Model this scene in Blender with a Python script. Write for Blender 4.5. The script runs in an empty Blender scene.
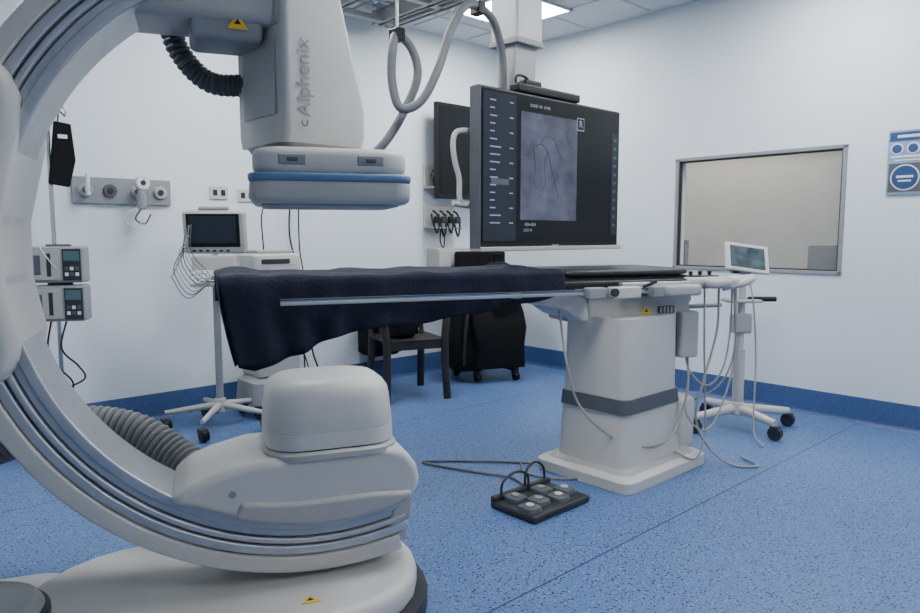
import bpy, bmesh, math, random
from mathutils import Vector, Matrix, noise
random.seed(4)
R=math.radians
# ---------------------------------------------------------------- materials
def nt(name):
    m=bpy.data.materials.new(name); m.use_nodes=True
    return m,m.node_tree,m.node_tree.nodes["Principled BSDF"]
def srgb(c):
    return tuple(((v/255)/12.92 if v/255<=0.04045 else ((v/255+0.055)/1.055)**2.4) for v in c)+(1,)
def mat(name,c,rough=.5,metal=0,var=.06,scale=8,coat=0,bump=0,emit=0,spec=.5):
    m,t,b=nt(name); col=srgb(c)
    tc=t.nodes.new("ShaderNodeTexCoord"); n=t.nodes.new("ShaderNodeTexNoise"); n.inputs["Scale"].default_value=scale
    n.inputs["Detail"].default_value=4
    t.links.new(tc.outputs["Object"],n.inputs["Vector"])
    r=t.nodes.new("ShaderNodeValToRGB")
    r.color_ramp.elements[0].position=.3; r.color_ramp.elements[1].position=.7
    r.color_ramp.elements[0].color=tuple(v*(1-var) for v in col[:3])+(1,)
    r.color_ramp.elements[1].color=tuple(min(1,v*(1+var)) for v in col[:3])+(1,)
    t.links.new(n.outputs["Fac"],r.inputs["Fac"]); t.links.new(r.outputs["Color"],b.inputs["Base Color"])
    b.inputs["Roughness"].default_value=rough; b.inputs["Metallic"].default_value=metal
    b.inputs["Coat Weight"].default_value=coat; b.inputs["Specular IOR Level"].default_value=spec
    if bump:
        bp=t.nodes.new("ShaderNodeBump"); bp.inputs["Strength"].default_value=bump; bp.inputs["Distance"].default_value=.01
        n2=t.nodes.new("ShaderNodeTexNoise"); n2.inputs["Scale"].default_value=scale*6
        t.links.new(tc.outputs["Object"],n2.inputs["Vector"])
        t.links.new(n2.outputs["Fac"],bp.inputs["Height"]); t.links.new(bp.outputs["Normal"],b.inputs["Normal"])
    if emit:
        t.links.new(r.outputs["Color"],b.inputs["Emission Color"]); b.inputs["Emission Strength"].default_value=emit
    return m
WHITE=mat("equipment_white",(188,186,181),.4,var=.02)
WHITE2=mat("equipment_warm_grey",(163,162,159),.42,var=.02)
LGREY=mat("light_grey_plastic",(132,135,138),.45,var=.03)
MGREY=mat("mid_grey",(76,80,86),.5)
DGREY=mat("dark_grey",(36,39,43),.5)
BLACK=mat("black_plastic",(11,12,14),.4,spec=.35)
FABBLK=mat("black_fabric",(12,13,16),.85,var=.3,scale=20,bump=.5,spec=.2)
NAVY=mat("navy_drape",(17,21,40),.8,var=.2,scale=10,bump=.4,spec=.25)
VINYL=mat("dark_vinyl_mattress",(34,35,38),.45,var=.1,bump=.3)
STEEL=mat("brushed_aluminium",(182,185,189),.36,metal=.55,var=.06,scale=30)
CHROME=mat("chrome",(200,203,206),.15,metal=1)
BLUEST=mat("blue_stripe",(88,116,152),.4)
HOSE=mat("grey_hose",(106,108,110),.55)
HOSED=mat("dark_hose",(74,76,80),.55)
CHAIRM=mat("dark_brown_plastic",(33,30,31),.5)
YEL=mat("warning_yellow",(225,185,30),.5)
CABLE=mat("pale_cable",(142,142,136),.5)
WALLM=mat("wall_paint",(213,219,223),.7,var=.015,scale=2)
CEILM=mat("ceiling_paint",(200,204,208),.8,var=.02)
BASEB=mat("vinyl_baseboard",(44,72,118),.45,var=.2,scale=60)
BEIGE=mat("control_room_paint",(196,193,184),.8,var=.05)
SCR=mat("screen_dark",(12,14,18),.3,var=.1,emit=.5,spec=.2)
SCRP=mat("screen_panel",(28,33,42),.3,var=.1,emit=.7,spec=.2)
TXT=mat("screen_text",(130,140,155),.4,emit=.5,spec=.2)
TEAL=mat("display_teal",(60,84,90),.3,emit=.4,spec=.2)
TABLETM=mat("tablet_display",(60,74,80),.3,emit=.3,var=.6,scale=12,spec=.3)
PEDALB=mat("pedal_grey_button",(140,132,124),.5)
PEDALW=mat("pedal_pad",(190,188,182),.5)
SIGN=mat("sign_panel",(134,154,176),.5,var=.05)
SIGNB=mat("sign_blue",(34,66,112),.5)
SIGNW=mat("sign_white",(205,215,222),.5)

def floor_mat():
    m,t,b=nt("speckled_blue_vinyl"); N=t.nodes; L=t.links
    tc=N.new("ShaderNodeTexCoord")
    n=N.new("ShaderNodeTexNoise"); n.inputs["Scale"].default_value=110; n.inputs["Detail"].default_value=3
    L.new(tc.outputs["Object"],n.inputs["Vector"])
    r=N.new("ShaderNodeValToRGB"); r.color_ramp.elements[0].position=.35; r.color_ramp.elements[1].position=.65
    r.color_ramp.elements[0].color=srgb((66,94,140)); r.color_ramp.elements[1].color=srgb((90,119,166))
    L.new(n.outputs["Fac"],r.inputs["Fac"]); cur=r.outputs["Color"]
    for sc,th,gate,colr in ((62,.28,.5,(22,30,50)),(105,.30,.5,(34,47,76)),(90,.26,.72,(136,154,182))):
        v=N.new("ShaderNodeTexVoronoi"); v.inputs["Scale"].default_value=sc
        L.new(tc.outputs["Object"],v.inputs["Vector"])
        a=N.new("ShaderNodeMath"); a.operation='LESS_THAN'; a.inputs[1].default_value=th; L.new(v.outputs["Distance"],a.inputs[0])
        s=N.new("ShaderNodeSeparateColor"); L.new(v.outputs["Color"],s.inputs[0])
        g=N.new("ShaderNodeMath"); g.operation='GREATER_THAN'; g.inputs[1].default_value=gate; L.new(s.outputs[0],g.inputs[0])
        mu=N.new("ShaderNodeMath"); mu.operation='MULTIPLY'; L.new(a.outputs[0],mu.inputs[0]); L.new(g.outputs[0],mu.inputs[1])
        mx=N.new("ShaderNodeMix"); mx.data_type='RGBA'; mx.inputs["B"].default_value=srgb(colr)
        L.new(mu.outputs[0],mx.inputs["Factor"]); L.new(cur,mx.inputs["A"]); cur=mx.outputs["Result"]
    # welded sheet seams every 2 m
    sx=N.new("ShaderNodeSeparateXYZ"); L.new(tc.outputs["Object"],sx.inputs[0])
    ad=N.new("ShaderNodeMath"); ad.operation='ADD'; ad.inputs[1].default_value=8.5; L.new(sx.outputs[1],ad.inputs[0])
    mo=N.new("ShaderNodeMath"); mo.operation='MODULO'; mo.inputs[1].default_value=2.0; L.new(ad.outputs[0],mo.inputs[0])
    lt=N.new("ShaderNodeMath"); lt.operation='LESS_THAN'; lt.inputs[1].default_value=.007; L.new(mo.outputs[0],lt.inputs[0])
    mx=N.new("ShaderNodeMix"); mx.data_type='RGBA'; mx.inputs["B"].default_value=srgb((30,44,72))
    L.new(lt.outputs[0],mx.inputs["Factor"]); L.new(cur,mx.inputs["A"])
    L.new(mx.outputs["Result"],b.inputs["Base Color"]); b.inputs["Roughness"].default_value=.45
    b.inputs["Specular IOR Level"].default_value=.45
    return m
FLOORM=floor_mat()
def angio_mat():
    m,t,b=nt("angiogram_image"); N=t.nodes; L=t.links
    tc=N.new("ShaderNodeTexCoord"); n=N.new("ShaderNodeTexNoise"); n.inputs["Scale"].default_value=3.4; n.inputs["Detail"].default_value=10
    n.inputs["Roughness"].default_value=.65
    L.new(tc.outputs["Object"],n.inputs["Vector"])
    r=N.new("ShaderNodeValToRGB"); r.color_ramp.elements[0].position=.36; r.color_ramp.elements[1].position=.66
    r.color_ramp.elements[0].color=srgb((58,62,80)); r.color_ramp.elements[1].color=srgb((112,117,140))
    L.new(n.outputs["Fac"],r.inputs["Fac"]); b.inputs["Base Color"].default_value=(.01,.01,.015,1)
    L.new(r.outputs["Color"],b.inputs["Emission Color"]); b.inputs["Emission Strength"].default_value=.85
    b.inputs["Roughness"].default_value=.3; b.inputs["Specular IOR Level"].default_value=.2
    return m
ANGIO=angio_mat()
def emis(name,c,s):
    m,t,b=nt(name); b.inputs["Base Color"].default_value=c; b.inputs["Emission Color"].default_value=c
    b.inputs["Emission Strength"].default_value=s; return m
LAMP=emis("led_panel",(.95,.98,1,1),39)
LAMPB=emis("control_room_lamp",(1,.97,.92,1),26)
def glass():
    m,t,b=nt("window_glass")
    b.inputs["Base Color"].default_value=(.9,.93,.92,1); b.inputs["Roughness"].default_value=.02
    b.inputs["Alpha"].default_value=.10
    return m
GLASS=glass()

# ---------------------------------------------------------------- helpers
def empty(name,loc=(0,0,0),yaw=0,parent=None):
    e=bpy.data.objects.new(name,None); e.empty_display_size=.1
    bpy.context.scene.collection.objects.link(e)
    e.location=loc; e.rotation_euler=(0,0,R(yaw)); e.parent=parent; return e
def finish(name,me,parent,m,smooth=True,bevel=0,seg=3,ang=35):
    o=bpy.data.objects.new(name,me); bpy.context.scene.collection.objects.link(o); o.parent=parent
    if m: me.materials.append(m)
    bm=bmesh.new(); bm.from_mesh(me); bmesh.ops.recalc_face_normals(bm,faces=bm.faces); bm.to_mesh(me); bm.free()
    if smooth:
        for p in me.polygons: p.use_smooth=True
        if not bevel: me.set_sharp_from_angle(angle=R(ang))
    if bevel:
        b=o.modifiers.new("bevel",'BEVEL'); b.width=bevel; b.segments=seg; b.limit_method='ANGLE'; b.angle_limit=R(30)
        w=o.modifiers.new("wn",'WEIGHTED_NORMAL'); w.keep_sharp=True
    return o
def mesh(name,v,f):
    me=bpy.data.meshes.new(name); me.from_pydata([tuple(x) for x in v],[],f); me.update(); return me
def box(name,parent,c,s,m,bevel=.004,rot=(0,0,0),seg=3):
    x,y,z=[k/2 for k in s]
    M=Matrix.Translation(c)@(Matrix.Rotation(R(rot[2]),4,'Z')@Matrix.Rotation(R(rot[1]),4,'Y')@Matrix.Rotation(R(rot[0]),4,'X'))
    v=[M@Vector(p) for p in [(-x,-y,-z),(x,-y,-z),(x,y,-z),(-x,y,-z),(-x,-y,z),(x,-y,z),(x,y,z),(-x,y,z)]]
    f=[(0,3,2,1),(4,5,6,7),(0,1,5,4),(1,2,6,5),(2,3,7,6),(3,0,4,7)]
    return finish(name,mesh(name,v,f),parent,m,bevel=bevel,seg=seg)
def cyl(name,parent,p0,p1,r,m,r2=None,n=24,bevel=0):
    p0=Vector(p0);p1=Vector(p1); r2=r if r2 is None else r2
    d=(p1-p0).normalized(); a=d.orthogonal().normalized(); b=d.cross(a)
    v=[];
    for k,(p,rr) in enumerate(((p0,r),(p1,r2))):
        for i in range(n):
            t=2*math.pi*i/n; v.append(p+a*math.cos(t)*rr+b*math.sin(t)*rr)
    f=[(i,(i+1)%n,n+(i+1)%n,n+i) for i in range(n)]+[tuple(range(n))[::-1],tuple(range(n,2*n))]
    return finish(name,mesh(name,v,f),parent,m,bevel=bevel)
def prism(name,parent,poly,y0,y1,m,bevel=.01,seg=4):
    n=len(poly); v=[(x,y0,z) for x,z in poly]+[(x,y1,z) for x,z in poly]
    f=[tuple(range(n)),tuple(range(n,2*n))[::-1]]+[(i,n+i,n+(i+1)%n,(i+1)%n) for i in range(n)]
    return finish(name,mesh(name,v,f),parent,m,bevel=bevel,seg=seg)
def rrect(cx,cy,hx,hy,r,k=7):
    r=min(r,hx-1e-4,hy-1e-4); out=[]
    for sx,sy,a0 in ((1,1,0),(-1,1,90),(-1,-1,180),(1,-1,270)):
        for i in range(k):
            a=R(a0+90*i/(k-1)); out.append((cx+sx*(hx-r)+r*math.cos(a),cy+sy*(hy-r)+r*math.sin(a)))
    return out
def loft(name,parent,secs,m,yaw=0,ang=40):
    v=[];n=28; rm=Matrix.Rotation(R(yaw),3,'Z')
    for (z,cx,cy,hx,hy,r) in secs:
        for (x,y) in rrect(0,0,hx,hy,r):
            p=rm@Vector((x,y,0)); v.append((cx+p.x,cy+p.y,z))
    f=[]
    for k in range(len(secs)-1):
        for i in range(n): f.append((k*n+i,k*n+(i+1)%n,(k+1)*n+(i+1)%n,(k+1)*n+i))
    f.append(tuple(range(n))[::-1]); f.append(tuple(range((len(secs)-1)*n,len(secs)*n)))
    return finish(name,mesh(name,v,f),parent,m,ang=ang)
def rbox(name,parent,z0,z1,cx,cy,hx,hy,r,m,e=.02,yaw=0,taper=0):
    "soft-edged block"
    S=[(z0+e*(1-math.cos(R(22.5*k))),cx,cy,hx-e*(1-math.sin(R(22.5*k))),hy-e*(1-math.sin(R(22.5*k))),r) for k in range(5)]
    S+=[(z1-e*(1-math.cos(R(22.5*k))),cx,cy,hx-taper-e*(1-math.sin(R(22.5*k))),hy-taper-e*(1-math.sin(R(22.5*k))),r) for k in range(4,-1,-1)]
    return loft(name,parent,S,m,yaw=yaw,ang=50)
def catmull(P,per=10):
    P=[Vector(p) for p in P]; Q=[2*P[0]-P[1]]+P+[2*P[-1]-P[-2]]; out=[]
    for i in range(1,len(Q)-2):
        a,b,c,d=Q[i-1:i+3]
        for k in range(per):
            t=k/per; out.append(.5*((2*b)+(c-a)*t+(2*a-5*b+4*c-d)*t*t+(3*b-a-3*c+d)*t**3))
    out.append(P[-1]); return out
def resample(P,step):
    out=[P[0]]; acc=0
    for a,b in zip(P,P[1:]):
        L=(b-a).length; 
        if L<1e-9: continue
        s=step-acc
        while s<=L:
            out.append(a+(b-a)*s/L); s+=step
        acc=L-(s-step)
    return out
def tube(name,parent,P,r,m,n=10,per=8,corr=0,pitch=.02,smooth=True,rad=None):
    Q=catmull(P,per) if smooth else [Vector(p) for p in P]
    if corr: Q=resample(catmull(P,20),pitch/4)
    v=[];a=None
    for i,p in enumerate(Q):
        d=(Q[min(i+1,len(Q)-1)]-Q[max(i-1,0)]).normalized()
        if a is None: a=d.orthogonal().normalized()
        else: a=(a-d*a.dot(d)).normalized()
        b=d.cross(a); rr=r
        if rad: rr=r*rad(i/(len(Q)-1))
        if corr: rr=r*(1+corr*(1,.6,-1,.6)[i%4]*.5)
        for k in range(n):
            t=2*math.pi*k/n; v.append(p+a*math.cos(t)*rr+b*math.sin(t)*rr)
    f=[]
    for i in range(len(Q)-1):
        for k in range(n): f.append((i*n+k,i*n+(k+1)%n,(i+1)*n+(k+1)%n,(i+1)*n+k))
    f.append(tuple(range(n))[::-1]); f.append(tuple(range((len(Q)-1)*n,len(Q)*n)))
    return finish(name,mesh(name,v,f),parent,m,ang=75)
def text(name,parent,s,loc,rot,size,m):
    c=bpy.data.curves.new(name,'FONT'); c.body=s; c.size=size; c.extrude=.0006; c.align_x='CENTER'; c.align_y='CENTER'
    c.materials.append(m); o=bpy.data.objects.new(name,c); bpy.context.scene.collection.objects.link(o)
    o.location=loc; o.rotation_euler=tuple(R(a) for a in rot); o.parent=parent; return o
def caster(parent,i,x,y,r=.04,m=BLACK):
    cyl(f"caster_wheel_{i}",parent,(x-.014,y,r),(x+.014,y,r),r,m,bevel=.005)
    cyl(f"caster_wheel_{i}b",parent,(x+.02,y,r),(x+.03,y,r),r*.9,m,bevel=.004)
    box(f"caster_fork_{i}",parent,(x,y,r*1.7),(.05,.05,.03),DGREY,.006)
def starbase(parent,n,rad,m,zc=.1,ph=0,w=.022):
    for i in range(n):
        a=R(ph+360*i/n); x,y=math.cos(a)*rad,math.sin(a)*rad
        tube(f"base_leg_{i}",parent,[(0,0,zc+.02),(x*.5,y*.5,zc+.005),(x,y,zc-.01)],w,m,rad=lambda t:1.15-.45*t)
        caster(parent,i,x,y)
    cyl("base_hub",parent,(0,0,zc-.03),(0,0,zc+.06),.05,m,.035,bevel=.008)

# ---------------------------------------------------------------- room
XL,XR,YF,YB,H=-2.2,4.87,-2.6,4.68,2.9
def plain_box(name,c,s,m): return box(name,None,c,s,m,bevel=0)
plain_box("floor",((XL+XR)/2,(YF+YB)/2,-.05),(XR-XL+.4,YB-YF+.4,.1),FLOORM)
plain_box("ceiling",((XL+XR)/2,(YF+YB)/2,H+.05),(XR-XL+.4,YB-YF+.4,.1),CEILM)
plain_box("wall_back",((XL+XR)/2,YB+.06,H/2),(XR-XL+.4,.12,H),WALLM)
plain_box("wall_left",(XL-.06,(YF+YB)/2,H/2),(.12,YB-YF,H),WALLM)
plain_box("wall_front",((XL+XR)/2,YF-.06,H/2),(XR-XL+.4,.12,H),WALLM)
# right wall with the window opening
wy0,wy1,wz0,wz1=1.675,2.85,.955,1.76
def wall_hole():
    bm=bmesh.new()
    for (a,b,c,d) in ((YF,wy0,0,H),(wy1,YB,0,H),(wy0,wy1,0,wz0),(wy0,wy1,wz1,H)):
        r=bmesh.ops.create_cube(bm,size=1)
        for v in r['verts']:
            v.co=Vector((XR+.06+v.co.x*.12,(a+b)/2+v.co.y*(b-a),(c+d)/2+v.co.z*(d-c)))
    me=bpy.data.meshes.new("wall_right"); bm.to_mesh(me); bm.free()
    return finish("wall_right",me,None,WALLM,smooth=False)
wall_hole()
def baseboard(name,x0,y0,x1,y1,nx,ny):
    prof=[(0,0),(.03,0),(.016,.012),(.009,.03),(.007,.158),(.004,.165),(0,.165)]
    v=[];f=[];n=len(prof)
    for (x,y) in ((x0,y0),(x1,y1)):
        for a,z in prof: v.append((x+nx*a,y+ny*a,z))
    for i in range(n): f.append((i,(i+1)%n,n+(i+1)%n,n+i))
    f+= [tuple(range(n)),tuple(range(n,2*n))]
    finish(name,mesh(name,v,f),None,BASEB)
baseboard("baseboard_back",XL,YB,XR,YB,0,-1)
baseboard("baseboard_right",XR,YF,XR,YB,-1,0)
baseboard("baseboard_left",XL,YF,XL,YB,1,0)
baseboard("baseboard_front",XL,YF,XR,YF,0,1)
# window
w=empty("window_1",(XR,0,0))
for nm,c,s in (("frame_top",(0,(wy0+wy1)/2,wz1+.003),(.07,wy1-wy0+.04,.026)),("frame_bottom",(0,(wy0+wy1)/2,wz0-.003),(.07,wy1-wy0+.04,.026)),
             ("frame_side_1",(0,wy0-.003,(wz0+wz1)/2),(.07,.026,wz1-wz0+.02)),("frame_side_2",(0,wy1+.003,(wz0+wz1)/2),(.07,.026,wz1-wz0+.02))):
    box(nm,w,(c[0]+.027,c[1],c[2]),s,LGREY,.004)
for nm,c,s in (("gasket_top",(.02,(wy0+wy1)/2,wz1-.014),(.03,wy1-wy0,.012)),("gasket_bottom",(.02,(wy0+wy1)/2,wz0+.014),(.03,wy1-wy0,.012)),
             ("gasket_side_1",(.02,wy0+.014,(wz0+wz1)/2),(.03,.012,wz1-wz0)),("gasket_side_2",(.02,wy1-.014,(wz0+wz1)/2),(.03,.012,wz1-wz0))):
    box(nm,w,c,s,DGREY,.002)
box("glass_pane",w,(.03,(wy0+wy1)/2,(wz0+wz1)/2),(.008,wy1-wy0,wz1-wz0),GLASS,0)
# adjoining control room seen through the window
cr=empty("control_room_shell",(XR,0,0))
box("far_partition",cr,(1.6,2.4,1.45),(.08,4.2,2.9),BEIGE,0)
box("side_partition_1",cr,(.9,.4,1.45),(1.5,.08,2.9),BEIGE,0)
box("side_partition_2",cr,(.9,4.5,1.45),(1.5,.08,2.9),BEIGE,0)
box("room_floor",cr,(.9,2.4,-.05),(1.6,4.2,.1),MGREY,0)
box("room_ceiling",cr,(.9,2.4,2.95),(1.6,4.2,.1),BEIGE,0)
box("room_lamp",cr,(1.15,3.1,2.88),(.4,.9,.02),LAMPB,0)
box("console_desk",cr,(.4,2.3,.74),(.5,3,.04),MGREY,.004)
box("workstation_screen_1",cr,(.22,1.80,1.0),(.05,.30,.26),BLACK,.008)
box("workstation_foot_1",cr,(.25,1.80,.82),(.14,.2,.12),BLACK,.008)
box("workstation_screen_2",cr,(.30,3.10,1.02),(.05,.36,.28),BLACK,.008)
box("workstation_foot_2",cr,(.30,3.10,.82),(.14,.2,.12),BLACK,.008)
# ceiling luminaires
for i,(x,y) in enumerate(((4.02,3.78),(4.1,1.6),(2.0,3.6),(1.9,1.4),(-.2,2.9),(1.6,-1.2),(3.9,-.9))):
    e=empty("ceiling_light_panel",(x,y,H))
    box("diffuser",e,(0,0,-.008),(.6,.6,.012),LAMP,0)
    for k,(a,b,sx,sy) in enumerate(((0,.31,.64,.02),(0,-.31,.64,.02),(.31,0,.02,.64),(-.31,0,.02,.64))):
        box(f"trim_{k}",e,(a,b,-.01),(sx,sy,.02),WHITE,.002)
# ceiling grid
CG=empty("trim_ceiling_grid",(0,0,0))
for k in range(11): box(f"runner_x_{k}",CG,(1.3,-1.72+.6*k+.01,H-.002),(7.0,.02,.004),WHITE2,0)
for k in range(11): box(f"runner_y_{k}",CG,(-1.68+.6*k,1.0,H-.002),(.02,7.2,.004),WHITE2,0)

# ---------------------------------------------------------------- C-arm
C=empty("c_arm_xray_machine",(1.158,1.924,0),-22)
ZC=1.145; K_=.972
def ringband(name,r0,r1,y0,y1,a0,a1,m,n=96,bevel=.006):
    v=[];f=[]; r0*=K_; r1*=K_
    for i in range(n+1):
        a=R(a0+(a1-a0)*i/n)
        for r,y in ((r0,y0),(r1,y0),(r1,y1),(r0,y1)): v.append((math.cos(a)*r,y,ZC+math.sin(a)*r))
    for i in range(n):
        for k in range(4): f.append((i*4+k,i*4+(k+1)%4,(i+1)*4+(k+1)%4,(i+1)*4+k))
    f.append((0,1,2,3)); f.append((n*4,n*4+1,n*4+2,n*4+3))
    return finish(name,mesh(name,v,f),C,m,bevel=bevel,seg=2)
A0,A1=100,286
ringband("ring_core",.845,.99,-.105,.105,A0,A1,WHITE2)
ringband("ring_rail_inner",.84,.872,-.122,.122,A0,A1+.5,STEEL)
ringband("ring_rail_step",.868,.892,-.112,.112,A0,A1+.5,STEEL,bevel=.003)
ringband("ring_rail_mid",.896,.916,-.12,.12,A0,A1+.5,STEEL)
ringband("ring_rail_groove",.888,.898,-.107,.107,A0,A1+.3,MGREY,bevel=0)
ringband("ring_rail_groove_outer",.914,.924,-.107,.107,A0,A1+.3,MGREY,bevel=0)
ringband("ring_rail_outer",.922,.952,-.12,.12,A0,A1+.5,STEEL)
ringband("ring_cover",.954,1.005,-.13,.13,A0,A1-2,WHITE)
prism("ring_end_stop",C,[(.195,.262),(.27,.287),(.28,.385),(.21,.365)],-.118,.12,WHITE2,.012)
# ring holder
prism("ring_holder",C,[(-.80,.85),(-.785,.92),(-.815,1.08),(-.812,1.24),(-.765,1.44),(-.755,1.55),(-.78,1.62),(-.90,1.71),(-1.45,1.84),(-1.5,.60),(-.95,.73)],-.19,.24,WHITE,.035,6)
loft("holder_pillar",C,[(0,-1.55,.05,.34,.30,.12),(.25,-1.55,.05,.33,.29,.12),(.7,-1.45,.05,.26,.25,.12),(1.5,-1.4,.03,.22,.21,.1),(1.7,-1.4,.03,.18,.2,.1)],WHITE)
# floor base
loft("base_bumper",C,[(0.001,-.27,-.02,.60,.36,.34),(.06,-.27,-.02,.60,.36,.34),(.065,-.27,-.02,.58,.34,.33)],DGREY)
rbox("base_cover",C,.05,.15,-.29,-.02,.585,.345,.33,WHITE,.03)
rbox("base_bridge",C,.002,.12,-1.20,.02,.45,.26,.1,WHITE2,.02)
cyl("pivot_skirt",C,(-.95,-.08,.10),(-.95,-.08,.175),.185,BLACK,.18,n=40,bevel=.008)
cyl("pivot_cover",C,(-.95,-.08,.172),(-.95,-.08,.205),.172,LGREY,.15,n=40,bevel=.012)
def label(parent,nm,c,rot=(0,0,0),s=.05):
    v=[Vector((-s,0,-s*.7)),Vector((s,0,-s*.7)),Vector((0,0,s*.8))]
    M=Matrix.Translation(c)@Matrix.Rotation(R(rot[2]),4,'Z')@Matrix.Rotation(R(rot[0]),4,'X')
    vv=[M@(p+Vector((0,o,0))) for o in (0,.002) for p in v]
    finish(nm,mesh(nm,vv,[(0,1,2),(5,4,3),(0,3,4,1),(1,4,5,2),(2,5,3,0)]),parent,YEL,smooth=False)
    vv=[M@(p*.35+Vector((0,o,0))) for o in (-.001,.001) for p in v]
    finish(nm+"_mark",mesh(nm,vv,[(0,1,2),(5,4,3),(0,3,4,1),(1,4,5,2),(2,5,3,0)]),parent,BLACK,smooth=False)
label(C,"base_warning_label",(-.08,-.26,.1525),(-90,0,0),.028)
label(C,"base_warning_label_2",(-.37,-.27,.1525),(-90,0,0),.026)
# tube housing
RA=.84*K_*.995
arc=[(RA*math.cos(R(a)),ZC+RA*math.sin(R(a))) for a in (288,282,274,266,258,250,242)]
prof=arc+[(-.45,.445),(-.42,.485),(-.33,.52),(-.22,.545),(.18,.55),(.24,.53),(.275,.48),(.285,.43),(.275,.40)]
prism("tube_housing",C,prof,-.17,.17,WHITE,.045,6)
prism("tube_housing_skirt",C,[(x*1.0,z) for x,z in arc[:-1]]+[(-.26,.435),(-.1,.415),(.12,.415),(.26,.405)],-.182,.182,WHITE2,.02,4)
loft("collimator_collar",C,[(.535,.02,0,.203,.18,.1),(.552,.02,0,.203,.18,.1),(.560,.02,0,.197,.172,.1)],WHITE2)
loft("collimator_seam",C,[(.552,.02,0,.190,.167,.1),(.572,.02,0,.190,.167,.1)],DGREY)
rbox("collimator_cap",C,.562,.762,.02,0,.195,.172,.10,WHITE,.055,taper=.008)
loft("collimator_skirt",C,[(.565,.02,0,.196,.173,.1),(.61,.02,0,.195,.172,.1),(.612,.02,0,.19,.17,.1)],WHITE)
cyl("housing_screw",C,(-.28,-.171,.46),(-.28,-.175,.46),.010,LGREY)
# detector
dy=-6
rbox("detector_lower",C,1.29,1.36,.04,0,.232,.20,.05,WHITE2,.02,yaw=dy)
rbox("detector_face",C,1.284,1.295,.04,0,.20,.17,.04,LGREY,.004,yaw=dy)
rbox("detector_stripe",C,1.352,1.376,.04,0,.235,.203,.055,BLUEST,.008,yaw=dy)
rbox("detector_upper",C,1.370,1.45,.04,0,.222,.190,.07,WHITE,.025,yaw=dy)
for k,x in enumerate((-.09,.13)):
    box(f"detector_grip_{k}",C,(x,-.184-.1*x,1.413),(.08,.012,.032),LGREY,.008,rot=(0,0,dy))
    box(f"detector_button_{k}",C,(x,-.191-.1*x,1.413),(.03,.008,.013),MGREY,.003,rot=(0,0,dy))
DC=empty("detector_column",(-.10,-.13,0),22,C)
loft("column_foot",DC,[(1.44,.15,.16,.12,.12,.03),(1.475,.145,.155,.135,.14,.03)],WHITE2)
loft("column_shell",DC,[(1.47,.140,.155,.138,.145,.022),(1.50,.142,.155,.142,.152,.022),(1.58,.142,.155,.142,.152,.022),(2.12,.073,.155,.074,.152,.022),(2.35,.07,.155,.07,.15,.022)],WHITE)
box("column_side_plate",DC,(-.003,.15,1.66),(.006,.20,.22),WHITE2,.003)
box("column_side_plate_top",DC,(-.003,.15,1.91),(.006,.24,.22),WHITE2,.003)
text("column_lettering",DC,"Alphenix",(.062,-.0005,1.655),(90,-90,0),.062,LGREY)
text("column_mark",DC,"C",(.064,-.0005,1.525),(90,-90,0),.03,MGREY)
box("detector_arm",C,(-.38,.04,1.94),(.62,.26,.28),WHITE2,.03)
box("detector_arm_lower",C,(-.25,.03,1.80),(.2,.2,.10),LGREY,.02)
label(C,"arm_warning_label",(-.22,-.077,1.80),(0,0,0),.028)
tube("detector_hose",C,[(-.40,.2,1.98),(-.40,.2,1.83),(-.36,.2,1.74),(-.29,.19,1.68),(-.2,.15,1.67),(-.1,.08,1.68)],.032,HOSED,n=16,corr=.2,pitch=.018)
tube("tube_cooling_hose",C,[(-1.35,.50,.38),(-1.15,.48,.44),(-.97,.42,.52),(-.77,.36,.57),(-.58,.30,.55),(-.44,.22,.47),(-.34,.12,.40)],.062,HOSE,n=20,corr=.18,pitch=.022)

# ---------------------------------------------------------------- table
T=empty("angiography_table",(3.05,2.06,0))
loft("floor_plate",T,[(0.001,0,0,.37,.29,.06),(.05,0,0,.37,.29,.06),(.065,0,0,.35,.27,.06)],WHITE)
loft("plinth",T,[(.06,0,0,.33,.25,.06),(.085,0,0,.30,.235,.06)],WHITE2)
loft("pedestal_lower",T,[(.08,-.03,0,.265,.215,.06),(.40,-.03,0,.24,.20,.05)],WHITE)
loft("pedestal_band",T,[(.345,-.03,0,.255,.210,.05),(.415,-.03,0,.248,.205,.05)],MGREY)
loft("pedestal_upper",T,[(.415,-.03,0,.238,.195,.05),(.80,-.03,0,.235,.19,.05)],WHITE)
rbox("pedestal_rear_box",T,.06,.34,.33,-.05,.09,.14,.05,WHITE,.03)
TF=empty("tabletop_frame",(2.375-3.05,2.50-2.06,0),-22,T)
prism("lift_head",TF,[(.16,.925),(1.14,.925),(1.16,.86),(1.07,.775),(.50,.775),(.42,.83),(.18,.88)],-.22,.20,WHITE,.015)
prism("lift_head_cover",TF,[(.52,.90),(1.12,.90),(1.14,.80),(1.07,.73),(.54,.745)],-.235,.215,WHITE2,.015)
label(TF,"head_warning_label",(.86,-.238,.82),(0,0,0),.032)
box("head_grille",TF,(.98,-.238,.82),(.10,.006,.04),MGREY,.002)
for k in range(4): box(f"grille_slot_{k}",TF,(.945+k*.022,-.242,.82),(.008,.004,.03),WHITE,.001)
loft("carbon_top",TF,[(.93,0,0,1.15,.26,.12),(.955,0,0,1.15,.27,.12)],DGREY)
def mattress():
    v=[];f=[];nx,ny=60,14
    for i in range(nx+1):
        x=-1.13+2.27*i/nx
        for j in range(ny+1):
            y=-.265+.53*j/ny
            e=min((j)/1.5,(ny-j)/1.5,i/1.5,(nx-i)/1.5,1)
            z=.957+.05*math.sqrt(max(e,0))+.006*noise.noise(Vector((x*4,y*4,0)))*e
            v.append((x,y,z))
    for i in range(nx):
        for j in range(ny):
            a=i*(ny+1)+j; f.append((a,a+ny+1,a+ny+2,a+1))
    o=finish("mattress",mesh("mattress",v,f),TF,VINYL,ang=80)
mattress()
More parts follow.
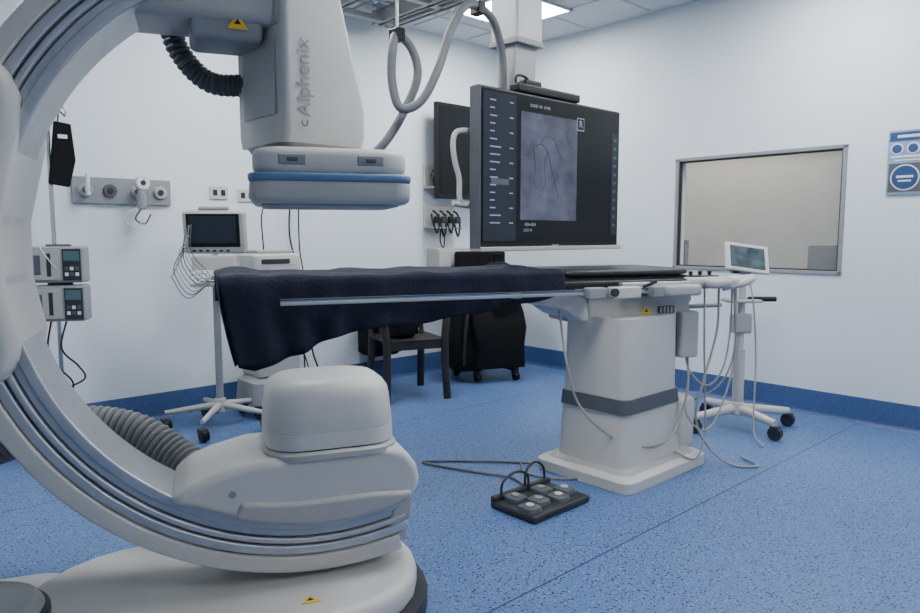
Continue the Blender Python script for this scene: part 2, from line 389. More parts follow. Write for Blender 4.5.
box("mattress_slab",TF,(0,0,.965),(2.26,.53,.025),VINYL,.008)
rbox("head_cushion",TF,1.0,1.03,.75,0,.37,.25,.05,VINYL,.014)
# navy drape
def lerp(tab,x):
    for (a,b),(c,d) in zip(tab,tab[1:]):
        if x<=c: 
            t=max(0,(x-a)/(c-a)); return b+(d-b)*t
    return tab[-1][1]
def drape():
    v=[];f=[];NX=110
    hang=[(-1.19,.67),(-1.12,.65),(-1.0,.68),(-.85,.74),(-.62,.80),(-.3,.82),(0,.865),(.35,.915)]
    NT=24; NS=14
    for i in range(NX+1):
        x=-1.19+1.55*i/NX
        zb=lerp(hang,x)+.006*math.sin(x*23)
        row=[]
        for j in range(NS+1): # near hang, bottom to top
            t=j/NS; z=zb+(1.03-zb)*t
            amp=(1-t)*(.026 if x<-.5 else .010)
            y=-.285-.01*(1-t)+amp*math.sin(x*30+math.sin(x*7)*2)+.010*noise.noise(Vector((x*6,z*9,3)))
            if t>.93: y+=.01
            row.append((x+(1-t)*.12*max(0,(-x-.6)),y,z))
        for j in range(1,NT):
            t=j/NT; y=-.275+.55*t
            z=1.034+.014*noise.noise(Vector((x*5,y*8,1)))+.010*math.sin(x*17+y*20)*abs(noise.noise(Vector((x*2,y*2,7))))
            if x<-1.0: z+=.012*math.sin((x+1.19)*16)
            row.append((x,y,z))
        for j in range(7):
            t=j/6; row.append((x,.28+.012*math.sin(x*26)*t,1.03-.14*t))
        v+=row
    m=NS+1+NT-1+7
    for i in range(NX):
        for j in range(m-1):
            a=i*m+j; f.append((a,a+m,a+m+1,a+1))
    # end flap
    base=len(v); NY=30;NZ=14
    for j in range(NZ+1):
        t=j/NZ
        for k in range(NY+1):
            s=k/NY; y=-.275+.555*s
            zb=.67+.10*s
            z=1.034+(zb-1.034)*t
            x=-1.19-.012*math.sin(t*3.1)+.07*t+.02*math.sin(y*26)*t
            v.append((x,y,z))
    for j in range(NZ):
        for k in range(NY):
            a=base+j*(NY+1)+k; f.append((a,a+1,a+NY+2,a+NY+1))
    o=finish("navy_drape_cover",mesh("drape",v,f),TF,NAVY,ang=180)
    s=o.modifiers.new("sol",'SOLIDIFY'); s.thickness=.004
drape()
# rails
box("accessory_rail_near",TF,(-.03,-.325,.922),(1.85,.010,.013),LGREY,.002)
box("accessory_rail_near_lip",TF,(-.03,-.320,.940),(1.85,.012,.004),MGREY,.001)
box("accessory_rail_groove",TF,(-.03,-.322,.931),(1.85,.006,.008),BLUEST,0)
box("accessory_rail_far",TF,(.35,.31,.925),(1.5,.012,.028),STEEL,.003)
for k,x in enumerate((.1,.45,.8)):
    box(f"rail_bracket_{k}",TF,(x,-.29,.925),(.04,.07,.03),LGREY,.004)
for k,(x,s) in enumerate(((.50,.10),(.66,.16),(.87,.13))):
    box(f"rail_clamp_{k}",TF,(x,-.335,.925),(s,.06,.055),WHITE if k%2 else LGREY,.008)
box("slide_frame",TF,(.95,-.27,.952),(.55,.05,.03),STEEL,.005)
box("slide_frame_far",TF,(1.0,.27,.945),(.7,.05,.03),STEEL,.005)
cyl("rail_knob",TF,(.58,-.37,.93),(.58,-.39,.93),.02,DGREY,bevel=.003)
cyl("rail_lever",TF,(.75,-.36,.95),(.80,-.40,.98),.008,DGREY)
# control module at the foot end
rbox("control_panel",TF,.94,.985,1.20,-.22,.12,.09,.04,WHITE,.014)
box("control_panel_face",TF,(1.2,-.22,.988),(.16,.11,.006),DGREY,.002)
for k in range(3):
    cyl(f"joystick_{k}",TF,(1.14+.06*k,-.22,.988),(1.14+.06*k,-.22,1.012),.008,DGREY,.012)
rbox("control_panel_2",TF,.90,.955,.98,-.33,.11,.06,.03,WHITE2,.014)
tube("control_handle",TF,[(1.28,-.30,.93),(1.38,-.34,.955),(1.47,-.30,.97),(1.50,-.18,.965),(1.42,-.10,.95),(1.30,-.1,.94)],.020,WHITE)
rbox("handle_grip",TF,.935,.985,1.38,-.30,.08,.04,.035,WHITE,.02,yaw=10)
rbox("handle_grip_2",TF,.93,.975,1.22,-.34,.07,.035,.03,WHITE2,.018,yaw=-10)
box("foot_bracket",TF,(1.25,-.02,.93),(.3,.34,.03),LGREY,.008)
box("power_unit",TF,(1.10,-.22,.69),(.11,.13,.24),WHITE2,.012)
box("power_unit_arm",TF,(1.10,-.18,.85),(.05,.05,.12),LGREY,.006)
cyl("push_bar",TF,(1.12,.0,.80),(1.55,.02,.80),.013,LGREY)
# cables
tube("cable_loop_1",TF,[(.36,-.24,.84),(.37,-.30,.6),(.42,-.33,.40),(.55,-.38,.25),(.75,-.40,.17),(.95,-.36,.2),(1.08,-.3,.4),(1.12,-.24,.6)],.006,CABLE,n=8)
tube("cable_loop_2",TF,[(1.30,-.25,.92),(1.28,-.27,.7),(1.18,-.3,.45),(1.14,-.3,.25),(1.2,-.33,.1),(1.3,-.4,.012),(1.42,-.45,.012),(1.45,-.3,.012)],.006,CABLE,n=8)
tube("cable_loop_3",TF,[(1.36,-.28,.93),(1.36,-.28,.7),(1.30,-.3,.5),(1.2,-.3,.42),(1.12,-.26,.5),(1.10,-.24,.62)],.005,CABLE,n=8)
tube("cable_loop_4",TF,[(1.40,-.25,.93),(1.42,-.25,.6),(1.36,-.22,.4),(1.22,-.16,.3),(1.0,-.15,.2)],.005,CABLE,n=8)
tube("cable_loop_5",TF,[(1.25,-.2,.92),(1.22,-.25,.6),(1.2,-.3,.2),(1.1,-.36,.06),(.98,-.34,.10)],.005,CABLE,n=8)
tube("cable_loop_6",TF,[(1.44,-.22,.93),(1.43,-.24,.55),(1.30,-.3,.3),(1.15,-.36,.2),(1.05,-.33,.3),(1.12,-.26,.5)],.005,CABLE,n=8)

# foot pedal unit
F=empty("foot_switch_pedal",(2.31,1.98,0),0)
box("pedal_board",F,(0,0,.018),(.38,.26,.032),DGREY,.01)
box("pedal_rim",F,(0,.115,.04),(.38,.03,.03),DGREY,.008)
for k,(x,y) in enumerate(((-.14,-.06),(-.05,-.03),(.05,-.06),(.14,-.02),(-.1,.06),(.06,.05))):
    loft(f"pedal_{k}",F,[(.034,x,y,.04,.045,.02),(.05,x,y,.038,.042,.02),(.054,x,y,.032,.036,.02)],MGREY)
    cyl(f"pedal_pad_{k}",F,(x,y,.054),(x,y,.060),.018,PEDALW if k in (0,2,3) else PEDALB,bevel=.002)
tube("carry_hoop_1",F,[(-.15,.10,.03),(-.14,.10,.11),(-.06,.10,.14),(.02,.10,.11),(.03,.10,.03)],.006,DGREY)
tube("carry_hoop_2",F,[(.02,.115,.03),(.03,.115,.12),(.09,.115,.15),(.15,.115,.11),(.16,.115,.03)],.006,DGREY)
fc=empty("floor_cable",(0,0,0))
tube("cable_a",fc,[(2.28,2.77,.008),(2.33,2.62,.008),(2.40,2.44,.008),(2.46,2.3,.008),(2.42,2.18,.008),(2.36,2.12,.02)],.006,HOSE,n=8)
tube("cable_b",fc,[(2.29,2.79,.008),(2.38,2.72,.008),(2.50,2.60,.008),(2.60,2.50,.008),(2.70,2.37,.008)],.006,HOSE,n=8)
tube("cable_c",fc,[(2.66,2.42,.008),(2.56,2.30,.008),(2.60,2.14,.008),(2.69,2.06,.010)],.005,HOSE,n=8)

# ---------------------------------------------------------------- big display
M=empty("ceiling_mounted_display",(3.035,2.53,0)); 
MS=empty("display_head",(0,0,0),0,M); MS.scale=(.915,1,1)
TOP=M; M=MS
box("chassis",M,(0,.02,1.532),(1.30,.06,.81),BLACK,.012)
box("chassis_rear",M,(0,.075,1.53),(1.0,.07,.55),DGREY,.02)
box("bottom_trim",M,(0,.005,1.128),(1.31,.08,.024),WHITE2,.005)
box("left_trim",M,(-.652,.01,1.53),(.008,.075,.80),MGREY,.003)
box("screen",M,(0,-.012,1.54),(1.26,.006,.76),SCR,0)
box("screen_side_panel",M,(-.49,-.016,1.54),(.26,.003,.74),SCRP,0)
box("screen_tool_column",M,(.585,-.016,1.50),(.07,.003,.60),SCRP,0)
box("screen_angiogram",M,(-.065,-.0165,1.56),(.51,.003,.56),ANGIO,0)
VES=mat("vessel_dark",(42,44,60),.5,emit=.3)
def vessel(nm,P,r):
    tube(nm,M,[(-.32+.51*x,-.018,1.28+.56*y) for x,y in P],r,VES,n=6,rad=lambda t:1-.6*t)
vessel("vessel_1",[(.05,.60),(.2,.68),(.33,.72),(.45,.66),(.52,.5),(.6,.35),(.66,.2)],.0036)
vessel("vessel_2",[(.33,.72),(.42,.80),(.56,.78),(.66,.66),(.74,.55)],.003)
vessel("vessel_3",[(.2,.68),(.24,.5),(.22,.38),(.26,.3)],.0026)
vessel("vessel_4",[(.45,.66),(.40,.52),(.42,.38),(.38,.28)],.0024)
vessel("vessel_5",[(.56,.78),(.62,.84),(.74,.82)],.0024)
for k in range(17):
    z=1.87-k*.038
    wd=random.uniform(.03,.09)
    box(f"screen_text_{k}",M,(-.53+wd/2-.04,-.0185,z),(wd,.001,.006),TXT,0)
    if k%2==0: box(f"screen_value_{k}",M,(-.40,-.0185,z),(.03,.001,.006),TXT,0)
box("screen_highlight",M,(-.49,-.0182,1.47),(.14,.001,.03),MGREY,0)
for k in range(11):
    box(f"tool_icon_{k}",M,(.585,-.0185,1.76-k*.05),(.028,.001,.016),MGREY,0)
box("screen_caption",M,(.22,-.0185,1.82),(.07,.001,.07),TXT,0)
box("screen_caption_inner",M,(.22,-.0195,1.82),(.06,.001,.06),SCR,0)
text("screen_letter",M,"R",(.22,-.0205,1.82),(90,0,0),.055,TXT)
text("screen_header",M,"SCENE 178  15 FPS",(-.16,-.02,1.875),(90,0,0),.022,TXT)
text("screen_footer",M,"1024x1024",(-.24,-.02,1.255),(90,0,0),.022,TXT)
text("screen_footer_2",M,"LAO 14",(-.26,-.02,1.225),(90,0,0),.022,TXT)
box("logo_strip",M,(0,-.012,1.145),(.06,.003,.005),TXT,0)
box("camera_bar",M,(-.06,.02,1.962),(.56,.07,.045),BLACK,.01)
box("camera_bar_block",M,(-.2,.02,1.995),(.14,.05,.03),BLACK,.008)
tube("camera_bar_bracket",M,[(-.3,.03,1.95),(-.31,.03,2.02),(-.24,.03,2.03),(-.18,.03,2.0)],.007,BLACK,n=8)
tube("side_handle",M,[(-.55,.08,1.72),(-.66,.09,1.72),(-.72,.09,1.70),(-.735,.09,1.64),(-.72,.09,1.56),(-.69,.09,1.48),(-.685,.09,1.38),(-.64,.09,1.35),(-.55,.08,1.35)],.014,WHITE)
tube("side_handle_low",M,[(-.735,.09,1.36),(-.66,.09,1.35),(-.55,.08,1.35)],.014,WHITE)
# suspension
M=TOP
box("mount_plate",M,(-.10,.13,1.75),(.24,.05,.4),LGREY,.01)
box("suspension_lower",M,(-.10,.20,2.0),(.17,.14,.5),WHITE2,.012)
box("suspension_upper",M,(-.10,.20,2.52),(.21,.20,.56),WHITE,.012)
box("suspension_collar",M,(-.10,.20,2.24),(.225,.215,.03),LGREY,.004)
box("carriage",M,(-.1,.2,2.79),(.85,.4,.06),WHITE2,.01)
RL=empty("ceiling_rail_track",(0,0,0))
for k,x in enumerate((2.62,2.86,3.30,3.42)):
    box(f"rail_{k}",RL,(x,1.2,2.85),(.07,6.7,.10),WHITE2,.008)
    box(f"rail_slot_{k}",RL,(x,1.2,2.798),(.02,6.6,.006),DGREY,0)
for k,y in enumerate((4.45,3.9)):
    box(f"rail_tie_{k}",RL,(3.0,y,2.82),(1.0,.06,.04),WHITE2,.006)
# service hose
HS=empty("service_hose_loom",(0,0,0))
tube("hose_a",HS,[(2.84,2.74,1.75),(2.82,2.72,1.95),(2.79,2.70,2.16),(2.68,2.67,2.32),(2.48,2.63,2.34),(2.34,2.60,2.20),(2.24,2.60,1.97),(2.17,2.64,1.83),(2.09,2.69,1.80),(2.065,2.72,1.92),(2.07,2.72,2.07),(2.12,2.75,2.15),(2.20,2.74,2.10),(2.22,2.72,1.97),(2.16,2.75,1.80),(2.08,2.80,1.65),(2.0,2.86,1.57),(1.88,2.9,1.58),(1.70,2.9,1.85),(1.6,2.8,2.3),(1.6,2.7,2.85)],.021,HOSE,n=12,corr=.06,pitch=.014)
cyl("hose_hanger_1",HS,(2.56,2.65,2.36),(2.56,2.65,2.9),.008,STEEL)
cyl("hose_hanger_2",HS,(2.12,2.75,2.17),(2.12,2.75,2.9),.008,STEEL)
box("hose_clip_1",HS,(2.56,2.65,2.34),(.05,.07,.06),BLACK,.006)
box("hose_clip_2",HS,(2.12,2.75,2.15),(.05,.07,.06),BLACK,.006)

# ---------------------------------------------------------------- left wall items
G=empty("medical_gas_rail",(1.44,YB,0))
box("rail_plate",G,(0,-.012,1.47),(.58,.022,.16),LGREY,.004)
for k,x in enumerate((-.22,-.08,.08,.22)):
    cyl(f"outlet_{k}",G,(x,-.02,1.47),(x,-.04,1.47),.04,WHITE2 if k!=1 else MGREY,bevel=.004)
    cyl(f"outlet_core_{k}",G,(x,-.04,1.47),(x,-.048,1.47),.018,DGREY,bevel=.002)
cyl("suction_gauge",G,(.08,-.10,1.52),(.08,-.14,1.52),.045,WHITE,bevel=.006)
cyl("gauge_dial",G,(.08,-.14,1.52),(.08,-.143,1.52),.036,SIGNW)
cyl("gauge_hub",G,(.08,-.143,1.52),(.08,-.146,1.52),.016,DGREY)
box("gauge_needle",G,(.085,-.146,1.535),(.004,.002,.03),BLACK,0)
cyl("regulator_stem",G,(.08,-.02,1.47),(.08,-.11,1.47),.014,CHROME)
cyl("regulator_jar",G,(.08,-.10,1.36),(.08,-.10,1.46),.028,LGREY,bevel=.006)
tube("regulator_hose",G,[(.08,-.1,1.37),(.04,-.1,1.30),(.1,-.08,1.27),(.14,-.08,1.33)],.005,MGREY,n=8)
tube("regulator_hose_2",G,[(.08,-.1,1.37),(.0,-.1,1.34),(-.02,-.1,1.28),(.05,-.08,1.25),(.09,-.1,1.3)],.004,SIGNW,n=8)
cyl("flowmeter_body",G,(-.22,-.03,1.47),(-.22,-.10,1.47),.016,CHROME)
cyl("flowmeter_tube",G,(-.22,-.09,1.44),(-.22,-.09,1.56),.012,SIGNW)
for k,(x,z) in enumerate(((2.06,1.487),(2.26,1.475))):
    o=empty("power_outlet",(x,YB,z))
    box("cover_plate",o,(0,-.006,0),(.125,.01,.085),WHITE,.003)
    for j in (-.028,.028):
        box(f"socket_{j}",o,(j,-.0115,0),(.03,.003,.04),DGREY,0)
        for q in (-.007,.007): box(f"slot_{j}_{q}",o,(j+q,-.013,0),(.004,.003,.016),BLACK,0)
# IV pole with pumps
I=empty("iv_pole_with_infusion_pumps",(.955,4.275,0))
cyl("pole",I,(0,0,.08),(0,0,1.82),.012,CHROME)
starbase(I,5,.28,STEEL,.1,20,.012)
tube("hook_1",I,[(0,0,1.8),(-.05,-.02,1.86),(-.1,-.03,1.85),(-.1,-.03,1.82)],.005,CHROME,n=8)
tube("hook_2",I,[(0,0,1.8),(.04,-.02,1.88),(.08,-.03,1.87),(.08,-.03,1.83)],.005,CHROME,n=8)
for k,z in enumerate((1.045,.84)):
    yv=-30
    box(f"pump_body_{k}",I,(0,-.09,z),(.26,.13,.19),LGREY,.012,rot=(0,0,yv))
    rm=Matrix.Rotation(R(yv),3,'Z')
    def pp(x,y,zz): 
        p=rm@Vector((x,y,0)); return (p.x,-.09+p.y,zz)
    box(f"pump_face_{k}",I,pp(-.045,-.067,z),(.14,.006,.16),WHITE2,.004,rot=(0,0,yv))
    box(f"pump_panel_{k}",I,pp(.078,-.067,z),(.09,.005,.165),DGREY,.004,rot=(0,0,yv))
    box(f"pump_display_{k}",I,pp(.078,-.070,z+.045),(.075,.006,.05),TEAL,.003,rot=(0,0,yv))
    for a in range(3):
        for b_ in range(2):
            box(f"pump_key_{k}_{a}_{b_}",I,pp(.053+a*.025,-.070,z-.02-b_*.03),(.017,.006,.018),SIGNW if (a+b_)%2 else MGREY,.002,rot=(0,0,yv))
    box(f"pump_slot_{k}",I,pp(-.03,-.072,z),(.02,.004,.12),DGREY,.002,rot=(0,0,yv))
    box(f"pump_slot_b_{k}",I,pp(-.085,-.072,z),(.03,.004,.10),MGREY,.002,rot=(0,0,yv))
    box(f"pump_grip_{k}",I,pp(0,0,z+.10),(.12,.03,.014),MGREY,.004,rot=(0,0,yv))
tube("power_cord",I,[(-.05,-.08,.76),(-.08,-.1,.6),(-.04,-.12,.5),(.03,-.1,.4),(.01,-.06,.3)],.005,BLACK,n=8)
tube("power_cord_2",I,[(.02,-.1,.76),(-.02,-.12,.6),(.05,-.14,.5),(.09,-.1,.42),(.02,-.02,.36)],.005,BLACK,n=8)
tube("infusion_line",I,[(.02,-.15,.95),(-.12,-.15,1.2),(-.1,-.1,1.6),(-.1,-.03,1.82)],.003,SIGNW,n=6)
# blood pressure cuff hanging from the pole hook
prism("pressure_cuff",I,[(-.02,1.47),(.08,1.455),(.115,1.60),(.10,1.79),(.02,1.80),(0,1.62)],-.06,-.03,FABBLK,.008)
box("cuff_label",I,(.055,-.062,1.72),(.045,.003,.02),SIGNW,0)
tube("cuff_loop",I,[(.04,-.045,1.80),(.05,-.04,1.85),(.08,-.03,1.83)],.004,BLACK,n=6)

# patient monitor stand
P=empty("patient_monitor_stand",(1.80,4.17,0))
starbase(P,5,.32,WHITE2,.13,12,.02)
cyl("pole",P,(0,0,.12),(0,0,.95),.022,LGREY)
cyl("pole_upper",P,(0,0,.9),(0,0,1.1),.016,CHROME)
my=-38
box("monitor_body",P,(0,-.02,1.22),(.36,.10,.26),WHITE2,.02,rot=(8,0,my))
rm=Matrix.Rotation(R(my),3,'Z')@Matrix.Rotation(R(8),3,'X')
def mp(x,y,z):
    p=rm@Vector((x,y,z)); return (p.x,-.02+p.y,1.22+p.z)
box("monitor_screen",P,mp(0,-.052,.015),(.31,.006,.20),BLACK,.004,rot=(8,0,my))
box("monitor_trace",P,mp(-.0,-.056,.02),(.27,.002,.16),SCRP,0,rot=(8,0,my))
for k in range(6): box(f"monitor_key_{k}",P,mp(-.12+k*.04,-.052,-.108),(.02,.006,.012),DGREY,.002,rot=(8,0,my))
box("monitor_handle",P,mp(0,0,.14),(.18,.04,.025),LGREY,.01,rot=(8,0,my))
box("module_rack",P,(0,-.01,1.03),(.26,.12,.09),WHITE,.01,rot=(0,0,my))
box("basket_shelf",P,(0,-.03,.90),(.28,.2,.015),LGREY,.004,rot=(0,0,my))
rmb=Matrix.Rotation(R(my),3,'Z')
for k,z in enumerate((.93,.96,.99)):
    pts=[rmb@Vector(q) for q in ((-.14,-.1,0),(.14,-.1,0),(.14,.1,0),(-.14,.1,0),(-.14,-.1,0))]
    tube(f"basket_wire_{k}",P,[(q.x,q.y-.03,z) for q in pts],.003,CHROME,n=6,smooth=False)
for k in range(9):
    x=-.06-.014*k
    tube(f"sensor_lead_{k}",P,[(-.12,.05,1.18),(x-.08,.0,1.26-.035*k+.03*(k%2)),(x-.10,-.04,1.1-.02*k),(x-.03,-.08,.99-.02*k),(-.05,-.1,.93),(.05+.01*k,-.12,.90+.004*k),(.10,-.10,.95+.005*k)],.0028,(MGREY,LGREY,CABLE,DGREY)[k%4],n=6)
# printer cart
E=empty("medical_printer_cart",(2.22,4.30,0))
rbox("printer_body",E,.94,1.08,0,0,.17,.14,.03,WHITE,.02)
box("printer_slot",E,(-.02,-.142,1.03),(.2,.006,.03),DGREY,.002)
box("printer_lid",E,(0,0,1.092),(.26,.2,.02),WHITE2,.006)
box("shelf",E,(0,0,.92),(.4,.32,.03),LGREY,.008)
box("column",E,(.02,.03,.55),(.12,.12,.72),WHITE2,.02)
box("side_pouch",E,(.10,-.08,.78),(.12,.12,.12),WHITE,.02)
loft("cart_base",E,[(.10,0,0,.20,.17,.06),(.24,0,0,.19,.16,.06),(.27,0,0,.15,.12,.05)],LGREY)
box("base_drawer",E,(0,.0,.34),(.3,.26,.14),WHITE2,.015)
for k,(x,y) in enumerate(((-.16,-.13),(.16,-.13),(-.16,.13),(.16,.13))): caster(E,k,x,y,.045)
tube("lead_a",E,[(.02,.1,1.10),(.06,.2,1.3),(.14,.33,1.42),(.09,.36,1.47)],.005,BLACK,n=6)
tube("lead_b",E,[(.12,-.14,.9),(.2,-.15,.6),(.24,-.14,.4),(.30,-.1,.25),(.26,.0,.1)],.006,BLACK,n=6)
o=empty("power_outlet",(2.62,YB,1.475)); box("cover_plate",o,(0,-.006,0),(.125,.01,.085),WHITE,.003); box("plug",o,(-.03,-.025,0),(.035,.03,.04),BLACK,.005); box("plug_2",o,(.035,-.025,0),(.035,.03,.04),BLACK,.005)
tube("power_cord_1",o,[(-.03,-.03,0),(-.05,-.04,-.27),(.01,-.04,-.57),(-.03,-.05,-.87),(.03,-.07,-1.17),(.0,-.12,-1.45)],.006,BLACK,n=6)
tube("power_cord_2",o,[(.035,-.03,0),(.03,-.04,-.37),(.07,-.04,-.67),(-.0,-.05,-.97),(.06,-.07,-1.25),(.08,-.14,-1.46)],.005,BLACK,n=6)

# wall display
D=empty("wall_mounted_display",(4.22,YB-.14,1.91))
box("case",D,(0,0,0),(.66,.05,.80),BLACK,.012)
box("panel",D,(0,-.027,0),(.60,.004,.74),SCR,0)
box("bracket",D,(0,.08,0),(.2,.12,.2),DGREY,.006)
# goggles/apron rack
K=empty("protective_goggle_rack",(4.04,YB,0))
for k,z in enumerate((1.62,1.28)):
    box(f"back_plate_{k}",K,(0,-.012,z+.08),(.34,.02,.2),WHITE,.004)
    box(f"shelf_{k}",K,(0,-.07,z-.02),(.34,.12,.015),LGREY,.004)
    for j in range(4):
        x=-.12+.08*j
        tube(f"goggle_strap_{k}_{j}",K,[(x-.03,-.09,z+.10),(x-.035,-.12,z+.02),(x,-.13,z-.06-.03*(j%2)),(x+.03,-.12,z+.02),(x+.028,-.09,z+.10),(x,-.07,z+.13)],.009,BLACK,n=8)
        box(f"goggle_lens_{k}_{j}",K,(x,-.125,z+.05),(.06,.03,.06),DGREY if j%2 else BLACK,.01)
tube("hanging_strap",K,[(-.05,-.1,1.28),(-.06,-.1,1.15),(-.02,-.1,1.10),(.0,-.1,1.28)],.006,BLACK,n=6)
S=empty("wall_glove_dispenser",(4.20,YB,1.0))
box("cabinet",S,(0,-.08,0),(.58,.15,.17),WHITE2,.008)
box("cabinet_door",S,(-.14,-.157,0),(.27,.006,.14),WHITE,.003)
box("cabinet_door_2",S,(.14,-.157,0),(.27,.006,.14),WHITE,.003)

# ---------------------------------------------------------------- chairs & bags
def plastic_chair(loc,yaw,nm="plastic_armchair"):
    c=empty(nm,loc,yaw)
    loft("seat",c,[(.425,0,0,.22,.21,.07),(.44,0,0,.235,.225,.07),(.445,0,0,.235,.225,.07),(.438,0,0,.20,.19,.06)],CHAIRM)
    box("seat_apron",c,(0,-.21,.405),(.40,.02,.06),CHAIRM,.006)
    for sx in (-1,1):
        tube(f"front_leg_{sx}",c,[(sx*.235,-.235,.0),(sx*.225,-.22,.25),(sx*.225,-.215,.44),(sx*.245,-.2,.60),(sx*.25,-.17,.655)],.030,CHAIRM,n=8)
        tube(f"rear_leg_{sx}",c,[(sx*.22,.27,.0),(sx*.205,.22,.25),(sx*.20,.20,.45)],.030,CHAIRM,n=8)
        tube(f"back_post_{sx}",c,[(sx*.205,.20,.42),(sx*.21,.25,.62),(sx*.19,.29,.78),(sx*.12,.30,.82)],.020,CHAIRM,n=8)
        tube(f"armrest_{sx}",c,[(sx*.25,-.18,.655),(sx*.265,-.05,.665),(sx*.25,.12,.66),(sx*.21,.25,.65)],.024,CHAIRM,n=8)
    tube("back_top",c,[(-.19,.29,.78),(-.1,.305,.825),(.1,.305,.825),(.19,.29,.78)],.022,CHAIRM,n=8)
    for k in range(5):
        x=-.12+.06*k
        tube(f"back_slat_{k}",c,[(x,.205,.44),(x,.255,.62),(x,.30,.82)],.017,CHAIRM,n=6)
    return c
PC=plastic_chair((3.22,4.10,0),-18)
def backpack(nm,loc,yaw,s=1,parent=None,hook=False):
    b=empty(nm,loc,yaw,parent)
    loft("pack_body",b,[(0,0,0,.13*s,.09*s,.05),(.03*s,0,0,.165*s,.11*s,.06),(.22*s,0,0,.17*s,.115*s,.07),(.38*s,0,.01,.15*s,.095*s,.07),(.46*s,0,.02,.10*s,.06*s,.05),(.48*s,0,.02,.05*s,.03*s,.02)],FABBLK)
    loft("front_pocket",b,[(.03*s,0,-.11*s,.12*s,.04*s,.03),(.15*s,0,-.12*s,.13*s,.05*s,.04),(.23*s,0,-.11*s,.11*s,.03*s,.03)],FABBLK)
    tube("top_handle",b,[(-.03*s,.02,.47*s),(-.03*s,.02,.53*s),(.03*s,.02,.53*s),(.03*s,.02,.47*s)],.008,FABBLK,n=6)
    for sx in (-1,1): tube(f"strap_{sx}",b,[(sx*.05*s,.05,.44*s),(sx*.09*s,.15*s,.36*s),(sx*.11*s,.15*s,.16*s),(sx*.12*s,.07*s,.04*s)],.013,FABBLK,n=6)
    if hook:
        box("wall_hook",b,(0,.10,.55*s),(.05,.02,.08),CHROME,.003)
        tube("hook_arm",b,[(0,.09,.54*s),(0,.02,.52*s),(0,.0,.55*s)],.006,CHROME,n=6)
    return b
backpack("backpack_on_seat",(-.03,.02,.445),20,.72,parent=PC)
backpack("backpack",(3.32,4.568,.24),0,1.0,hook=True)
OC=empty("office_chair",(4.17,4.18,0),-25)
starbase(OC,5,.28,BLACK,.10,15,.02)
cyl("gas_lift",OC,(0,0,.1),(0,0,.42),.028,DGREY)
rbox("seat_cushion",OC,.42,.50,0,0,.24,.24,.08,FABBLK,.03)
rbox("backrest",OC,.56,1.06,0,.22,.23,.035,.03,FABBLK,.02)
box("backrest_post",OC,(0,.25,.53),(.06,.03,.2),BLACK,.008)
for sx in (-1,1):
    tube(f"armrest_post_{sx}",OC,[(sx*.2,.05,.44),(sx*.27,.03,.48),(sx*.28,0,.66)],.014,BLACK,n=8)
    box(f"armrest_pad_{sx}",OC,(sx*.28,-.02,.68),(.06,.24,.03),BLACK,.012)
loft("draped_lead_apron",OC,[(.12,.0,-.27,.22,.03,.02),(.30,0.01,-.28,.20,.035,.03),(.45,0,-.27,.23,.04,.03),(.56,0,-.20,.23,.07,.05),(.68,0,-.05,.22,.16,.08),(.80,0,.04,.19,.12,.08),(.9,0,.10,.16,.08,.06)],FABBLK)
loft("tall_gear_bag",OC,[(.10,-.24,-.10,.12,.14,.06),(.14,-.25,-.10,.15,.16,.07),(.45,-.24,-.08,.15,.16,.08),(.72,-.22,-.05,.13,.14,.08),(.86,-.2,-.04,.10,.10,.07),(.92,-.2,-.04,.05,.05,.04)],FABBLK)
tube("gear_bag_strap",OC,[(-.30,-.25,.15),(-.29,-.27,.45),(-.24,-.24,.75),(-.2,-.1,.9)],.014,DGREY,n=6)
backpack("backpack_on_chair",(.05,-.12,.50),8,1.0,parent=OC)

# ---------------------------------------------------------------- tablet stand (right)
TS=empty("rolling_tablet_stand",(4.17,1.98,0))
box("tablet",TS,(.0,-.02,1.06),(.27,.02,.19),WHITE,.008,rot=(-30,8,-42))
box("tablet_screen",TS,(-.006,-.030,1.066),(.21,.006,.14),TABLETM,0,rot=(-30,8,-42))
box("tablet_holder",TS,(.02,.02,1.0),(.12,.06,.07),DGREY,.01,rot=(0,0,-42))
cyl("pole",TS,(0,0,.1),(0,0,1.0),.022,WHITE)
box("work_shelf",TS,(0,-.0,.80),(.20,.16,.02),WHITE2,.008,rot=(0,0,-42))
cyl("grab_handle",TS,(.02,-.03,.81),(.14,-.15,.81),.016,BLACK,bevel=.005)
box("basket",TS,(0,.0,.66),(.11,.10,.12),WHITE2,.015,rot=(0,0,-42))
cyl("pole_sleeve",TS,(0,0,.12),(0,0,.5),.034,WHITE)
for k,(dx,dy_) in enumerate(((.27,-.20),(-.10,-.28),(-.30,.12),(.14,.28))):
    tube(f"base_leg_{k}",TS,[(0,0,.13),(dx*.5,dy_*.5,.115),(dx,dy_,.10)],.028,WHITE,n=12,rad=lambda t:1.1-.3*t)
    caster(TS,k,dx,dy_,.042,DGREY)
cyl("base_hub",TS,(0,0,.09),(0,0,.17),.06,WHITE,.04,bevel=.01)
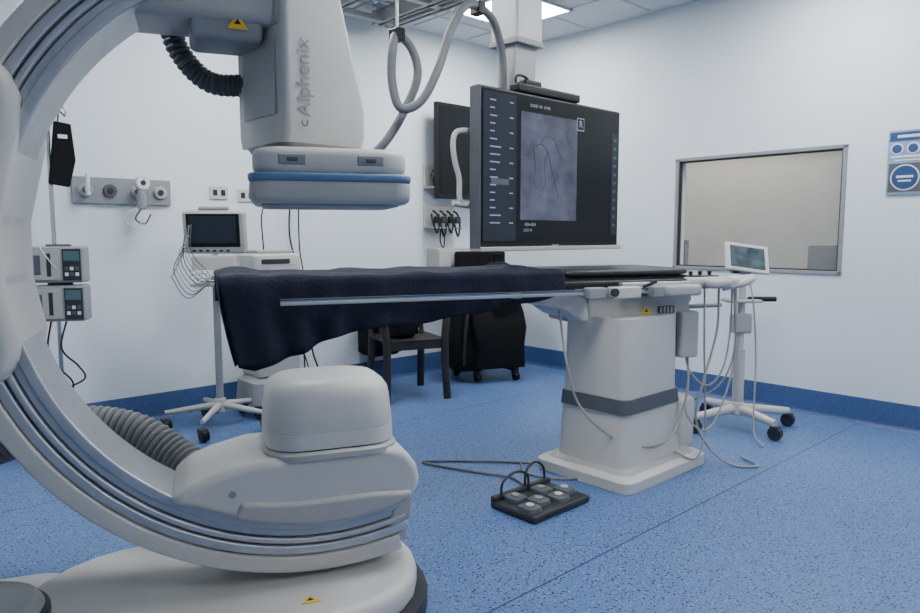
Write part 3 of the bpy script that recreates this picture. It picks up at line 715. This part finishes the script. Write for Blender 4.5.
tube("tablet_lead",TS,[(.0,-.03,.98),(-.06,-.1,.8),(-.04,-.12,.5),(-.1,-.15,.3),(-.2,-.2,.06),(-.3,-.3,.008)],.005,CABLE,n=6)

# poster at right
O=empty("wall_safety_sign",(XR,1.20,1.635))
box("board",O,(-.006,0,0),(.01,.46,.385),SIGN,.002)
box("header_band",O,(-.0125,0,.155),(.003,.44,.05),SIGNB,0)
box("header_text",O,(-.0145,.05,.155),(.002,.26,.016),SIGNW,0)
for k in range(3):
    cyl(f"icon_ring_{k}",O,(-.011,.18-.085*k,.082),(-.015,.18-.085*k,.082),.034,SIGNW,n=28)
    cyl(f"icon_core_{k}",O,(-.015,.18-.085*k,.082),(-.017,.18-.085*k,.082),.026,SIGNB,n=28)
box("text_row_1",O,(-.0125,.06,.035),(.003,.30,.012),SIGNW,0)
box("text_row_2",O,(-.0125,.05,.014),(.003,.28,.008),SIGNW,0)
box("photo_panel",O,(-.0125,.13,-.09),(.003,.18,.17),MGREY,0)
cyl("pictogram_ring",O,(-.013,.13,-.09),(-.016,.13,-.09),.078,SIGNW,n=40)
cyl("pictogram_disc",O,(-.016,.13,-.09),(-.018,.13,-.09),.070,SIGNB,n=40)
box("pictogram_text",O,(-.019,.13,-.085),(.002,.09,.014),SIGNW,0)
box("pictogram_text_2",O,(-.019,.13,-.11),(.002,.07,.010),SIGNW,0)
box("text_row_3",O,(-.0125,-.1,-.06),(.003,.18,.014),SIGNW,0)
box("text_row_4",O,(-.0125,-.1,-.10),(.003,.18,.014),SIGNW,0)

# ---------------------------------------------------------------- camera
cam=bpy.data.cameras.new("camera"); co=bpy.data.objects.new("camera",cam); bpy.context.scene.collection.objects.link(co)
co.location=(0,0,1.2); co.rotation_euler=(R(90-5.83),0,R(-42.6)); cam.sensor_width=36; cam.lens=27.39; cam.clip_start=.02
bpy.context.scene.camera=co
wd=bpy.data.worlds.new("world"); bpy.context.scene.world=wd; wd.use_nodes=True
wd.node_tree.nodes["Background"].inputs[0].default_value=(.5,.6,.7,1); wd.node_tree.nodes["Background"].inputs[1].default_value=.3
